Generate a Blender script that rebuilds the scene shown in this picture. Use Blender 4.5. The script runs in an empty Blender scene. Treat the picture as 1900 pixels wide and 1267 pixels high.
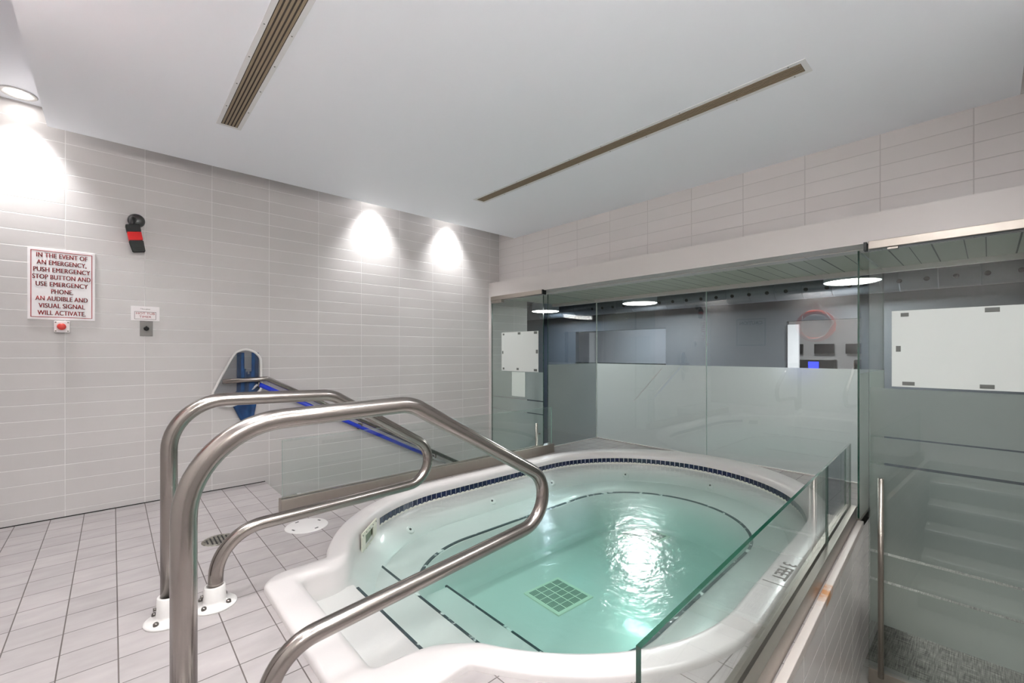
import bpy, bmesh, math, random
from mathutils import Vector, Matrix
random.seed(7)
PI = math.pi
S = bpy.context.scene
C = S.collection

# ------------------------------------------------------------------ camera, world, exposure
cam_d = bpy.data.cameras.new('camera')
cam = bpy.data.objects.new('camera', cam_d); C.objects.link(cam)
cam.location = (-3.6615, -4.2445, 1.1216)
cam.rotation_euler = (PI/2, 0, -math.radians(42.456))
cam_d.sensor_width = 36.0
cam_d.lens = 809.8*36.0/1900.0
cam_d.shift_y = (653.75-633.5)/1900.0
cam_d.clip_start = 0.02
S.camera = cam
w = bpy.data.worlds.new('world'); S.world = w; w.use_nodes = True
w.node_tree.nodes['Background'].inputs[0].default_value = (0.9, 0.95, 1, 1)
w.node_tree.nodes['Background'].inputs[1].default_value = 0.25
S.view_settings.view_transform = 'Standard'
S.view_settings.look = 'None'
S.view_settings.gamma = 1.0
S.view_settings.use_curve_mapping = False
S.view_settings.exposure = 1.95
try:
    S.cycles.max_bounces = 14; S.cycles.diffuse_bounces = 7; S.cycles.glossy_bounces = 6
    S.cycles.transparent_max_bounces = 24; S.cycles.sample_clamp_indirect = 6.0
    S.cycles.sample_clamp_direct = 0.0
except Exception: pass

# ------------------------------------------------------------------ colour / node helpers
def lin(c):
    return tuple(((x/255)/12.92 if x/255 <= .04045 else ((x/255+.055)/1.055)**2.4) for x in c)
def new_mat(name):
    m = bpy.data.materials.new(name); m.use_nodes = True
    nt = m.node_tree; b = nt.nodes['Principled BSDF']
    return m, nt, b
def N(nt, t, **kw):
    n = nt.nodes.new(t)
    for k, v in kw.items(): setattr(n, k, v)
    return n
def MATH(nt, op, a, b=None, c=None):
    n = N(nt, 'ShaderNodeMath', operation=op)
    for i, v in enumerate((a, b, c)):
        if v is None: continue
        if isinstance(v, (int, float)): n.inputs[i].default_value = v
        else: nt.links.new(v, n.inputs[i])
    return n.outputs[0]
def MIX(nt, f, a, b):
    n = N(nt, 'ShaderNodeMix', data_type='RGBA')
    for i, v in ((0, f), (6, a), (7, b)):
        if isinstance(v, (int, float)): n.inputs[i].default_value = v
        elif isinstance(v, tuple): n.inputs[i].default_value = (*v, 1)
        else: nt.links.new(v, n.inputs[i])
    return n.outputs[2]
def coords(nt):
    tc = N(nt, 'ShaderNodeTexCoord'); s = N(nt, 'ShaderNodeSeparateXYZ')
    nt.links.new(tc.outputs['Object'], s.inputs[0])
    return tc.outputs['Object'], s.outputs
def plain(name, rgb, rough=.5, metal=0.0, spec=.5, noise=0.0, nscale=30, bump=0.0, coat=0.0):
    m, nt, b = new_mat(name)
    b.inputs['Roughness'].default_value = rough
    b.inputs['Metallic'].default_value = metal
    b.inputs['Specular IOR Level'].default_value = spec
    b.inputs['Coat Weight'].default_value = coat
    col = lin(rgb)
    if noise or bump:
        co, _ = coords(nt)
        t = N(nt, 'ShaderNodeTexNoise'); t.inputs['Scale'].default_value = nscale; t.inputs['Detail'].default_value = 4
        nt.links.new(co, t.inputs['Vector'])
        lo = tuple(x*(1-noise) for x in col); hi = tuple(min(1, x*(1+noise)) for x in col)
        nt.links.new(MIX(nt, t.outputs['Fac'], lo, hi), b.inputs['Base Color'])
        if bump:
            bp = N(nt, 'ShaderNodeBump'); bp.inputs['Strength'].default_value = .5; bp.inputs['Distance'].default_value = bump
            nt.links.new(t.outputs['Fac'], bp.inputs['Height']); nt.links.new(bp.outputs[0], b.inputs['Normal'])
    else:
        b.inputs['Base Color'].default_value = (*col, 1)
    return m
def emis(name, rgb, strength):
    m, nt, b = new_mat(name)
    b.inputs['Base Color'].default_value = (*lin(rgb), 1)
    b.inputs['Emission Color'].default_value = (*lin(rgb), 1)
    b.inputs['Emission Strength'].default_value = strength
    return m
def tiles(name, ua, va, pu, pv, ou, ov, gu, gv, tile, grout, rough=.35, vary=.05, bump=.0015, noise=.04, nscale=8, grough=.7, nz=(1, 1, 1)):
    """a grid of tiles along object axes ua, va"""
    m, nt, b = new_mat(name)
    co, s = coords(nt)
    def cell(ax, p, o):
        q = MATH(nt, 'DIVIDE', MATH(nt, 'SUBTRACT', s[ax], o), p)
        return MATH(nt, 'FLOOR', q), MATH(nt, 'FRACT', q)
    cu, fu = cell(ua, pu, ou); cv, fv = cell(va, pv, ov)
    def edge(f, g, p):
        d = MATH(nt, 'MINIMUM', f, MATH(nt, 'SUBTRACT', 1.0, f))
        mr = N(nt, 'ShaderNodeMapRange'); nt.links.new(d, mr.inputs[0])
        mr.inputs[1].default_value = g/p*.35; mr.inputs[2].default_value = g/p*.65
        return mr.outputs[0]
    body = MATH(nt, 'MINIMUM', edge(fu, gu, pu), edge(fv, gv, pv))
    cx = N(nt, 'ShaderNodeCombineXYZ'); nt.links.new(cu, cx.inputs[0]); nt.links.new(cv, cx.inputs[1])
    wn = N(nt, 'ShaderNodeTexWhiteNoise', noise_dimensions='3D'); nt.links.new(cx.outputs[0], wn.inputs[0])
    tn = N(nt, 'ShaderNodeTexNoise'); tn.inputs['Scale'].default_value = nscale; tn.inputs['Detail'].default_value = 6
    mp = N(nt, 'ShaderNodeMapping'); mp.inputs['Scale'].default_value = nz
    nt.links.new(co, mp.inputs[0]); nt.links.new(mp.outputs[0], tn.inputs['Vector'])
    k = MATH(nt, 'ADD', MATH(nt, 'MULTIPLY_ADD', wn.outputs['Value'], 2*vary, 1-vary),
             MATH(nt, 'MULTIPLY', MATH(nt, 'SUBTRACT', tn.outputs['Fac'], .5), 2*noise))
    vm = N(nt, 'ShaderNodeVectorMath', operation='SCALE'); vm.inputs[0].default_value = lin(tile); nt.links.new(k, vm.inputs['Scale'])
    nt.links.new(MIX(nt, body, lin(grout), vm.outputs[0]), b.inputs['Base Color'])
    nt.links.new(MATH(nt, 'MULTIPLY_ADD', body, rough-grough, grough), b.inputs['Roughness'])
    h = MATH(nt, 'ADD', body, MATH(nt, 'MULTIPLY', wn.outputs['Value'], .35))
    h = MATH(nt, 'ADD', h, MATH(nt, 'MULTIPLY', tn.outputs['Fac'], .25 if noise > .05 else .04))
    bp = N(nt, 'ShaderNodeBump'); bp.inputs['Strength'].default_value = .8; bp.inputs['Distance'].default_value = bump
    nt.links.new(h, bp.inputs['Height']); nt.links.new(bp.outputs[0], b.inputs['Normal'])
    return m
def thin_glass(name, tint, ior=1.5, rough=0.0, add=0.0):
    m = bpy.data.materials.new(name); m.use_nodes = True; nt = m.node_tree; nt.nodes.clear()
    out = N(nt, 'ShaderNodeOutputMaterial')
    tr = N(nt, 'ShaderNodeBsdfTransparent'); tr.inputs[0].default_value = (*tint, 1)
    gl = N(nt, 'ShaderNodeBsdfGlossy'); gl.inputs['Roughness'].default_value = rough
    gl.inputs['Color'].default_value = (1, 1, 1, 1)
    ge = N(nt, 'ShaderNodeNewGeometry'); fr = N(nt, 'ShaderNodeFresnel')
    nt.links.new(MATH(nt, 'MULTIPLY_ADD', ge.outputs['Backfacing'], 1/ior-ior, ior), fr.inputs['IOR'])
    f = fr.outputs[0]
    if add: f = MATH(nt, 'MULTIPLY_ADD', f, 1-add, add)
    mx = N(nt, 'ShaderNodeMixShader')
    nt.links.new(f, mx.inputs[0]); nt.links.new(tr.outputs[0], mx.inputs[1]); nt.links.new(gl.outputs[0], mx.inputs[2])
    nt.links.new(mx.outputs[0], out.inputs[0])
    return m, nt, gl, fr, out

# ------------------------------------------------------------------ materials
TW, TH = .4159, .104
M = {}
M['tileA'] = tiles('grey wall tile', 0, 2, TW, TH, -3.8996, .0476, .0045, .0048, (187, 183, 181), (212, 209, 207), rough=.36, vary=.03, bump=.0012, noise=.02, nscale=3, nz=(1, 1, 6))
M['tileB'] = tiles('grey wall tile on end wall', 1, 2, TW, TH, -.4421, 2.431, .005, .0045, (204, 199, 197), (184, 179, 177), rough=.4, vary=.025, bump=.001, noise=.02, nscale=3, nz=(1, 1, 6))
M['floor'] = tiles('grey stone floor tile', 0, 1, .1607, .1675, -2.682, -.0825, .0038, .0038, (154, 148, 147), (88, 80, 77), rough=.5, vary=.06, bump=.0016, noise=.2, nscale=7, nz=(1, 2.4, 1))
M['riser'] = tiles('white riser tile', 0, 2, TW, TH, -.459, -.037+.104, .005, .004, (216, 211, 208), (235, 232, 228), rough=.18, vary=.02, bump=.001)
M['step'] = tiles('stair tile', 0, 1, .28, .3, 0, 0, .004, .004, (150, 148, 142), (120, 116, 112), rough=.5)
M['ceil'] = plain('white ceiling paint', (236, 238, 243), .6, spec=.3)
M['soffit'] = plain('light grey soffit paint', (196, 190, 187), .4)
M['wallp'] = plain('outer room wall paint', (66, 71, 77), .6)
M['steel'] = plain('brushed stainless steel', (150, 143, 138), .22, 1.0, noise=.03, nscale=60)
M['steel2'] = plain('satin stainless steel', (172, 164, 155), .34, 1.0, noise=.05, nscale=25)
M['bolt'] = plain('bolt steel', (120, 116, 112), .3, 1.0)
M['white'] = plain('white plastic', (208, 205, 202), .35)
M['acrylic'] = plain('white acrylic shell', (201, 196, 194), .3, coat=.1, noise=.02, nscale=2)
M['black'] = plain('black plastic', (13, 13, 13), .3)
M['blackm'] = plain('black housing', (14, 14, 14), .7, spec=.15)
M['dark'] = plain('dark slot', (20, 18, 16), .8)
M['red'] = plain('red lens', (190, 8, 8), .5, spec=.2)
M['redtext'] = plain('red lettering', (150, 28, 30), .5)
M['signw'] = plain('white sign board', (232, 227, 227), .4)
M['paper'] = plain('white paper', (198, 202, 198), .6)
M['greytape'] = plain('grey tape', (96, 98, 94), .6)
M['brown'] = plain('bronze diffuser slat', (136, 120, 98), .5)
M['blackslot'] = plain('diffuser shadow gap', (42, 32, 24), .9)
M['greytext'] = plain('grey lettering', (112, 100, 98), .6)
M['marker'] = plain('depth marker tile', (224, 219, 217), .3)
M['navy'] = plain('navy waterline tile', (16, 18, 58), .15, coat=.5)
M['groutw'] = plain('waterline grout', (222, 218, 205), .6)
M['bluepole'] = plain('blue anodised pole', (24, 52, 190), .3, coat=.3)
M['alu'] = plain('aluminium rim', (205, 205, 205), .35, .6)
M['orange'] = plain('orange life ring', (205, 62, 30), .35)
M['rope'] = plain('white rope', (215, 212, 205), .8)
M['duct'] = plain('galvanised duct', (112, 118, 126), .35, .35)
M['drum'] = plain('frosted lamp drum', (190, 200, 205), .5)
M['screen'] = plain('dark screen', (22, 22, 24), .3)
M['rubber'] = plain('black nosing', (60, 58, 55), .6)
M['nosing'] = plain('white stair nosing', (225, 225, 222), .35)
M['silicone'] = plain('clear silicone joint', (205, 210, 205), .3)
M['gasket'] = plain('black gasket', (20, 24, 22), .4)
M['greenedge'] = plain('green glass edge', (20, 62, 48), .08, coat=.6)
M['lightedge'] = plain('pale green glass edge', (150, 182, 168), .1, coat=.5)
M['cream'] = plain('cream plastic', (208, 206, 190), .4)
M['window'] = plain('dark green skimmer opening', (96, 108, 86), .3)
M['rust'] = plain('rust stain', (190, 120, 50), .8)
M['redmush'] = plain('red mushroom button', (200, 60, 52), .35)
M['coverw'] = plain('white lid', (198, 195, 193), .4)
M['gym'] = plain('gym wall', (190, 188, 190), .6)
M['bluescr'] = emis('blue console display', (30, 40, 230), 1.2)
M['lamp'] = emis('lamp diffuser', (255, 253, 248), 4)
M['lampdown'] = emis('downlight lens', (255, 253, 250), 7)
def worn(name, rgb, base):
    m, nt, b = new_mat(name); co, _ = coords(nt)
    t = N(nt, 'ShaderNodeTexNoise'); t.inputs['Scale'].default_value = 14; t.inputs['Detail'].default_value = 8
    nt.links.new(co, t.inputs['Vector'])
    mr = N(nt, 'ShaderNodeMapRange'); nt.links.new(t.outputs['Fac'], mr.inputs[0]); mr.inputs[1].default_value = .36; mr.inputs[2].default_value = .42
    nt.links.new(MIX(nt, mr.outputs[0], lin(base), lin(rgb)), b.inputs['Base Color']); b.inputs['Roughness'].default_value = .5
    return m
M['stripe'] = worn('worn dark edge stripe', (34, 50, 56), (215, 215, 212))
def grip():
    m, nt, b = new_mat('floor drain metal'); co, _ = coords(nt)
    t = N(nt, 'ShaderNodeTexVoronoi'); t.inputs['Scale'].default_value = 55; nt.links.new(co, t.inputs['Vector'])
    nt.links.new(MIX(nt, t.outputs['Distance'], lin((70, 66, 58)), lin((150, 146, 136))), b.inputs['Base Color']); b.inputs['Metallic'].default_value = .6
    return m
M['drain'] = grip()
def carpet():
    m, nt, b = new_mat('grey woven carpet'); co, s = coords(nt)
    def tex(sc):
        mp = N(nt, 'ShaderNodeMapping'); mp.inputs['Scale'].default_value = sc; nt.links.new(co, mp.inputs[0])
        t = N(nt, 'ShaderNodeTexNoise'); t.inputs['Scale'].default_value = 1; t.inputs['Detail'].default_value = 3; nt.links.new(mp.outputs[0], t.inputs['Vector']); return t.outputs['Fac']
    f = MATH(nt, 'MULTIPLY', tex((150, 9, 1)), tex((9, 150, 1)))
    mr = N(nt, 'ShaderNodeMapRange'); nt.links.new(f, mr.inputs[0]); mr.inputs[1].default_value = .12; mr.inputs[2].default_value = .42
    nt.links.new(MIX(nt, mr.outputs[0], lin((80, 76, 73)), lin((170, 166, 158))), b.inputs['Base Color']); b.inputs['Roughness'].default_value = .95
    return m
M['carpet'] = carpet()
def planks():
    m, nt, b = new_mat('grey green ceiling planks'); co, s = coords(nt)
    # uneven plank widths: warp the coordinate before cutting it
    y = s[1]; wv = MATH(nt, 'MULTIPLY', MATH(nt, 'SINE', MATH(nt, 'MULTIPLY', y, 21.0)), .016)
    q = MATH(nt, 'DIVIDE', MATH(nt, 'ADD', y, wv), .118); f = MATH(nt, 'FRACT', q)
    mk = MATH(nt, 'GREATER_THAN', f, .055)
    nt.links.new(MIX(nt, mk, lin((58, 60, 52)), lin((176, 180, 166))), b.inputs['Base Color']); b.inputs['Roughness'].default_value = .45
    bp = N(nt, 'ShaderNodeBump'); bp.inputs['Distance'].default_value = .003; nt.links.new(mk, bp.inputs['Height']); nt.links.new(bp.outputs[0], b.inputs['Normal'])
    return m
M['planks'] = planks()
def net_mat():
    m, nt, b = new_mat('blue net mesh'); co, s = coords(nt)
    b.inputs['Base Color'].default_value = (*lin((10, 78, 138)), 1); b.inputs['Roughness'].default_value = .7
    t = N(nt, 'ShaderNodeTexNoise'); t.inputs['Scale'].default_value = 16; nt.links.new(co, t.inputs['Vector'])
    nt.links.new(MIX(nt, t.outputs['Fac'], lin((4, 28, 70)), lin((10, 74, 130))), b.inputs['Base Color'])
    b.inputs['Alpha'].default_value = .88
    return m
M['net'] = net_mat()
m_, nt_, b_ = new_mat('grey backing mesh'); b_.inputs['Base Color'].default_value = (*lin((62, 70, 84)), 1); b_.inputs['Alpha'].default_value = .47; M['netback'] = m_
M['glass'], *_ = thin_glass('clear partition glass', (.945, .965, .955), ior=1.6)
M['gglass'], *_ = thin_glass('greenish guard glass', (.95, .975, .968))
M['dglass'], *_ = thin_glass('green door glass', (.90, .935, .92))
def film():
    m = bpy.data.materials.new('frosted film'); m.use_nodes = True; nt = m.node_tree; nt.nodes.clear()
    out = N(nt, 'ShaderNodeOutputMaterial')
    d = N(nt, 'ShaderNodeBsdfDiffuse'); d.inputs[0].default_value = (*lin((176, 178, 174)), 1)
    t = N(nt, 'ShaderNodeBsdfTranslucent'); t.inputs[0].default_value = (*lin((200, 203, 199)), 1)
    r = N(nt, 'ShaderNodeBsdfRefraction'); r.inputs['Color'].default_value = (*lin((225, 228, 224)), 1); r.inputs['Roughness'].default_value = .55; r.inputs['IOR'].default_value = 1.25
    m1 = N(nt, 'ShaderNodeMixShader'); m1.inputs[0].default_value = .6
    nt.links.new(t.outputs[0], m1.inputs[1]); nt.links.new(r.outputs[0], m1.inputs[2])
    mx = N(nt, 'ShaderNodeMixShader'); mx.inputs[0].default_value = .74
    nt.links.new(d.outputs[0], mx.inputs[1]); nt.links.new(m1.outputs[0], mx.inputs[2]); nt.links.new(mx.outputs[0], out.inputs[0])
    return m
M['film'] = film()
def water():
    m, nt, gl, fr, out = thin_glass('spa water', (1, 1, 1), ior=1.33, rough=.18)
    tc = N(nt, 'ShaderNodeTexCoord')
    mp = N(nt, 'ShaderNodeMapping'); mp.inputs['Scale'].default_value = (1, 1, 1); nt.links.new(tc.outputs['Object'], mp.inputs[0])
    n1 = N(nt, 'ShaderNodeTexNoise'); n1.inputs['Scale'].default_value = 9; n1.inputs['Detail'].default_value = 5; n1.inputs['Distortion'].default_value = .6
    nt.links.new(mp.outputs[0], n1.inputs['Vector'])
    n2 = N(nt, 'ShaderNodeTexNoise'); n2.inputs['Scale'].default_value = 38; n2.inputs['Detail'].default_value = 3
    nt.links.new(mp.outputs[0], n2.inputs['Vector'])
    h = MATH(nt, 'ADD', n1.outputs['Fac'], MATH(nt, 'MULTIPLY', n2.outputs['Fac'], .22))
    bp = N(nt, 'ShaderNodeBump'); bp.inputs['Strength'].default_value = .26; bp.inputs['Distance'].default_value = .02
    nt.links.new(h, bp.inputs['Height'])
    nt.links.new(bp.outputs[0], gl.inputs['Normal']); nt.links.new(bp.outputs[0], fr.inputs['Normal'])
    va = N(nt, 'ShaderNodeVolumeAbsorption'); va.inputs['Color'].default_value = (.24, .80, .69, 1); va.inputs['Density'].default_value = .72
    nt.links.new(va.outputs[0], out.inputs['Volume'])
    return m
M['water'] = water()

# ------------------------------------------------------------------ mesh helpers
def V(*a): return Vector(a)
class MB:
    def __init__(s): s.bm = bmesh.new()
    def box(s, x0, y0, z0, x1, y1, z1, bev=0.0, mi=0, mat=None):
        r = bmesh.ops.create_cube(s.bm, size=1.0); vs = r['verts']
        for v in vs:
            v.co = V((x0+x1)/2+v.co.x*(x1-x0), (y0+y1)/2+v.co.y*(y1-y0), (z0+z1)/2+v.co.z*(z1-z0))
        fs = list({f for v in vs for f in v.link_faces})
        for f in fs: f.material_index = mi
        if bev:
            es = list({e for f in fs for e in f.edges})
            g = bmesh.ops.bevel(s.bm, geom=es, offset=bev, segments=2, affect='EDGES', profile=.5)
            vs = list({v for f in g['faces'] for v in f.verts} | {v for v in vs if v.is_valid})
            for f in g['faces']: f.material_index = mi
        if mat is not None:
            for v in vs: v.co = mat @ v.co
        return s
    def cyl(s, p, q, r, r2=None, n=24, cap=True, mi=0):
        p, q = Vector(p), Vector(q); d = q-p; r2 = r if r2 is None else r2
        R = d.to_track_quat('Z', 'Y').to_matrix().to_4x4(); R.translation = p
        a = [s.bm.verts.new(R @ V(r*math.cos(2*PI*i/n), r*math.sin(2*PI*i/n), 0)) for i in range(n)]
        b = [s.bm.verts.new(R @ V(r2*math.cos(2*PI*i/n), r2*math.sin(2*PI*i/n), d.length)) for i in range(n)]
        for i in range(n):
            f = s.bm.faces.new((a[i], a[(i+1) % n], b[(i+1) % n], b[i])); f.smooth = True; f.material_index = mi
        if cap:
            for l in (a[::-1], b): f = s.bm.faces.new(l); f.material_index = mi
        return s
    def lathe(s, prof, c=(0, 0, 0), axis=(0, 0, 1), n=32, a0=0, a1=2*PI, mi=0):
        R = Vector(axis).to_track_quat('Z', 'Y').to_matrix().to_4x4(); R.translation = Vector(c)
        full = abs(a1-a0-2*PI) < 1e-6; rings = []
        k = n if full else n+1
        for r, z in prof:
            if r < 1e-6: v = s.bm.verts.new(R @ V(0, 0, z)); rings.append([v]*k)
            else: rings.append([s.bm.verts.new(R @ V(r*math.cos(a0+(a1-a0)*i/n), r*math.sin(a0+(a1-a0)*i/n), z)) for i in range(k)])
        for A, B in zip(rings, rings[1:]):
            for i in range(n):
                j = (i+1) % k
                vs = []
                for v in (A[i], A[j], B[j], B[i]):
                    if v not in vs: vs.append(v)
                if len(vs) > 2:
                    f = s.bm.faces.new(vs); f.smooth = True; f.material_index = mi
        return s
    def tube(s, pts, r, n=20, closed=False, cap=True, mi=0):
        pts = [Vector(p) for p in pts]; m = len(pts); rings = []
        up = None
        for i, p in enumerate(pts):
            a = pts[(i-1) % m] if (closed or i) else p; b = pts[(i+1) % m] if (closed or i < m-1) else p
            t = (b-a).normalized()
            if up is None: up = t.orthogonal().normalized()
            up = (up-t*up.dot(t)).normalized(); si = t.cross(up)
            rings.append([s.bm.verts.new(p+r*(math.cos(2*PI*k/n)*up+math.sin(2*PI*k/n)*si)) for k in range(n)])
        rr = list(zip(rings, rings[1:]))
        for A, B in rr:
            for k in range(n):
                f = s.bm.faces.new((A[k], A[(k+1) % n], B[(k+1) % n], B[k])); f.smooth = True; f.material_index = mi
        if closed:
            A, B = rings[-1], rings[0]
            best = min(range(n), key=lambda o: (A[0].co-B[o].co).length)
            for k in range(n):
                f = s.bm.faces.new((A[k], A[(k+1) % n], B[(k+1+best) % n], B[(k+best) % n])); f.smooth = True
        elif cap:
            s.bm.faces.new(rings[0][::-1]); s.bm.faces.new(rings[-1])
        return s
    def prism(s, poly, z0, z1, mi=0):
        a = [s.bm.verts.new((x, y, z0)) for x, y in poly]; b = [s.bm.verts.new((x, y, z1)) for x, y in poly]
        n = len(poly)
        for i in range(n): f = s.bm.faces.new((a[i], a[(i+1) % n], b[(i+1) % n], b[i])); f.material_index = mi
        for l in (a[::-1], b): f = s.bm.faces.new(l); f.material_index = mi
        return s
    def quad(s, *p, mi=0):
        f = s.bm.faces.new([s.bm.verts.new(q) for q in p]); f.material_index = mi; return s
    def xf(s, mat): bmesh.ops.transform(s.bm, matrix=mat, verts=s.bm.verts); return s
    def build(s, name, mats, parent=None, smooth=None, fixn=True):
        if fixn: bmesh.ops.recalc_face_normals(s.bm, faces=s.bm.faces)
        me = bpy.data.meshes.new(name); s.bm.to_mesh(me); s.bm.free()
        for m in (mats if isinstance(mats, (list, tuple)) else [mats]): me.materials.append(m)
        o = bpy.data.objects.new(name, me); C.objects.link(o)
        if parent: o.parent = parent
        return o
def tag(o, label, cat, group=None, kind=None):
    o['label'] = label; o['category'] = cat
    if group: o['group'] = group
    if kind: o['kind'] = kind
    return o
def thing(name, label, cat, loc=(0, 0, 0), rotz=0, group=None):
    o = bpy.data.objects.new(name, None); C.objects.link(o); o.empty_display_size = .1
    o.location = loc; o.rotation_euler = (0, 0, rotz)
    return tag(o, label, cat, group)
def struct(o): o['kind'] = 'structure'; return o
def copy_tree(o, parent=None):
    c = o.copy(); C.objects.link(c)
    if parent: c.parent = parent
    for ch in [x for x in bpy.data.objects if x.parent == o and x != c]: copy_tree(ch, c)
    return c
def text(name, body, size, mat, parent, loc, rot, align='CENTER', sx=1.0, bold=.0, ext=.0004, spacing=1.0, line=1.0, heavy=0):
    cu = bpy.data.curves.new(name, 'FONT'); cu.body = body; cu.size = size; cu.align_x = align; cu.align_y = 'CENTER'
    cu.offset = bold; cu.extrude = ext; cu.space_character = spacing; cu.space_line = line
    t = bpy.data.objects.new('tmp', cu); C.objects.link(t); bpy.context.view_layer.update()
    me = bpy.data.meshes.new_from_object(t); bpy.data.objects.remove(t)
    me.materials.clear(); me.materials.append(mat)
    o = bpy.data.objects.new(name, me); C.objects.link(o); o.parent = parent
    if heavy:
        b2 = bmesh.new()
        for dx in (-heavy, 0, heavy):
            k0 = len(b2.verts); b2.from_mesh(me); b2.verts.ensure_lookup_table()
            for v in list(b2.verts)[k0:]: v.co.x += dx
        b2.to_mesh(me); b2.free()
    o.location = loc; o.rotation_euler = rot; o.scale = (sx, 1, 1)
    return o
def fillet(pts, rads, seg=14):
    P = [Vector(p) for p in pts]; out = [P[0]]
    for i in range(1, len(P)-1):
        a = (P[i-1]-P[i]).normalized(); b = (P[i+1]-P[i]).normalized(); ang = a.angle(b); r = rads[i-1]
        T = r/math.tan(ang/2); T = min(T, (P[i-1]-P[i]).length*.98, (P[i+1]-P[i]).length*.98); r = T*math.tan(ang/2)
        c = P[i]+(a+b).normalized()*(r/math.sin(ang/2)); s0 = P[i]+a*T-c; s1 = P[i]+b*T-c; th = s0.angle(s1)
        for k in range(seg+1):
            t = k/seg
            out.append(c+(s0*math.sin((1-t)*th)+s1*math.sin(t*th))/math.sin(th))
    out.append(P[-1]); return out

# ------------------------------------------------------------------ room shell
ZLO = -.95
def slab(name, x0, y0, z0, x1, y1, z1, mat): return struct(MB().box(x0, y0, z0, x1, y1, z1).build(name, mat))
slab('wall_left', -4.35, 0, -1.05, .50, .12, 2.85, M['tileA'])
slab('wall_back', 0, -4.65, 1.80, .12, 0, 2.85, M['tileB'])
slab('wall_near', -4.35, -4.77, -1.05, 1.1, -4.65, 2.85, M['tileA'])
slab('wall_front', -4.37, -4.77, -1.05, -4.25, .12, 2.85, M['tileB'])
slab('ceiling', -4.35, -4.77, 2.75, .12, .12, 2.85, M['ceil'])
slab('ceiling_dropped', -3.962, -4.36, 2.531, 0, -.284, 2.749, M['ceil'])
slab('ceiling_alcove', -.06, -4.65, 1.812, 1.2, 0, 1.86, M['planks'])
slab('trim_1', -.171, -4.65, 1.806, -.001, 0, 1.99, M['soffit'])
slab('trim_2', .985, -4.65, 1.775, 1.045, -.02, 1.812, M['soffit'])
slab('floor_lower', -2.95, -4.77, ZLO-.08, 3.2, .1, ZLO-.012, M['carpet'])
slab('floor_landing', -2.7, -.86, ZLO-.02, .1, 0, ZLO, M['step'])
slab('floor_landing_right', -3.0, -4.65, ZLO-.02, .1, -3.65, ZLO, M['step'])
slab('baseboard_left', -4.25, -.004, 0, -2.685, 0.001, .006, M['dark'])
# door jamb strip on the left wall under the soffit
slab('trim_3', -.171, -.035, ZLO, -.135, 0, 1.806, M['soffit'])

# tub outlines -----------------------------------------------------------------
def smin(a, b, k):
    h = max(k-abs(a-b), 0)/k; return min(a, b)-h*h*k*.25
def f_oval(x, y, cn, cf, cy, r, af):
    if x > cf: return (math.hypot((x-cf)/af, (y-cy)/r)-1)*r
    if x < cn: return math.hypot(x-cn, y-cy)-r
    return abs(y-cy)-r
def f_rect(x, y, x0, x1, y0, y1, rr):
    dx = abs(x-(x0+x1)/2)-((x1-x0)/2-rr); dy = abs(y-(y0+y1)/2)-((y1-y0)/2-rr)
    return math.hypot(max(dx, 0), max(dy, 0))+min(max(dx, dy), 0)-rr
TC = (-1.6, -2.34)
def warp(x, y):
    """the right side of the tub runs parallel to the slightly skewed deck edge"""
    return x, y+.049*min(x, 0)*min(max((-2.32-y)/1.25, 0), 1)
def contour(f, angs):
    out = []
    for a in angs:
        c, s = math.cos(a), math.sin(a); hi = 3.0
        while f(TC[0]+c*hi, TC[1]+s*hi) > 0: hi -= .01
        lo, h2 = hi, hi+.01
        for _ in range(14):
            m = (lo+h2)/2
            if f(TC[0]+c*m, TC[1]+s*m) > 0: h2 = m
            else: lo = m
        out.append(warp(TC[0]+c*lo, TC[1]+s*lo))
    return out
ANG = []
a = 0.0
while a < 2*PI:
    ANG.append(a); a += math.radians(.35 if PI-.5 < a < PI+.52 else 1.2)
def shape(cn, cf, cy, r, af, rect, rr, k): return lambda x, y: smin(f_oval(x, y, cn, cf, cy, r, af), f_rect(x, y, *rect, rr), k)
f_out = shape(-1.66, -.38, -2.30, 1.245, 1.41, (-3.14, -2.0, -2.94, -1.86), .11, .02)
f_in = shape(-1.66, -.38, -2.30, 1.12, 1.13, (-2.985, -2.0, -2.75, -1.97), .05, .14)
f_mid = shape(-1.66, -.38, -2.30, 1.07, 1.10, (-2.975, -2.0, -2.73, -1.99), .05, .14)
f_j = shape(-1.66, -.38, -2.32, .985, 1.06, (-2.96, -2.0, -2.71, -2.01), .05, .14)
O, I, Md, J = (contour(f, ANG) for f in (f_out, f_in, f_mid, f_j))
def lerp2(A, B, t): return [(p[0]+(q[0]-p[0])*t, p[1]+(q[1]-p[1])*t) for p, q in zip(A, B)]

# deck with the tub's hole
deck = bmesh.new()
def loop_edges(bm, pts, z):
    vs = [bm.verts.new((x, y, z)) for x, y in pts]
    return [bm.edges.new((vs[i], vs[(i+1) % len(vs)])) for i in range(len(vs))]
SK = .049                                            # the right edge of the deck is not quite square to the room
def ry(x, y0): return y0+SK*x if x < 0 else y0
deck_poly = [(-4.25, 0), (-2.685, 0), (-2.685, -.87), (0, -.87), (.06, -.74), (1.06, -.74), (1.06, -3.665), (0, -3.665), (-2.9, ry(-2.9, -3.665)), (-2.9, -4.65), (-4.25, -4.65)]
hole = lerp2(O, I, .2)
es = loop_edges(deck, deck_poly, 0)+loop_edges(deck, hole, 0)
bmesh.ops.triangle_fill(deck, use_beauty=True, edges=es)
bmesh.ops.recalc_face_normals(deck, faces=deck.faces)
if sum(f.normal.z for f in deck.faces) < 0: bmesh.ops.reverse_faces(deck, faces=deck.faces)
me = bpy.data.meshes.new('floor'); deck.to_mesh(me); deck.free(); me.materials.append(M['floor'])
fl = bpy.data.objects.new('floor', me); C.objects.link(fl); struct(fl)
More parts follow.
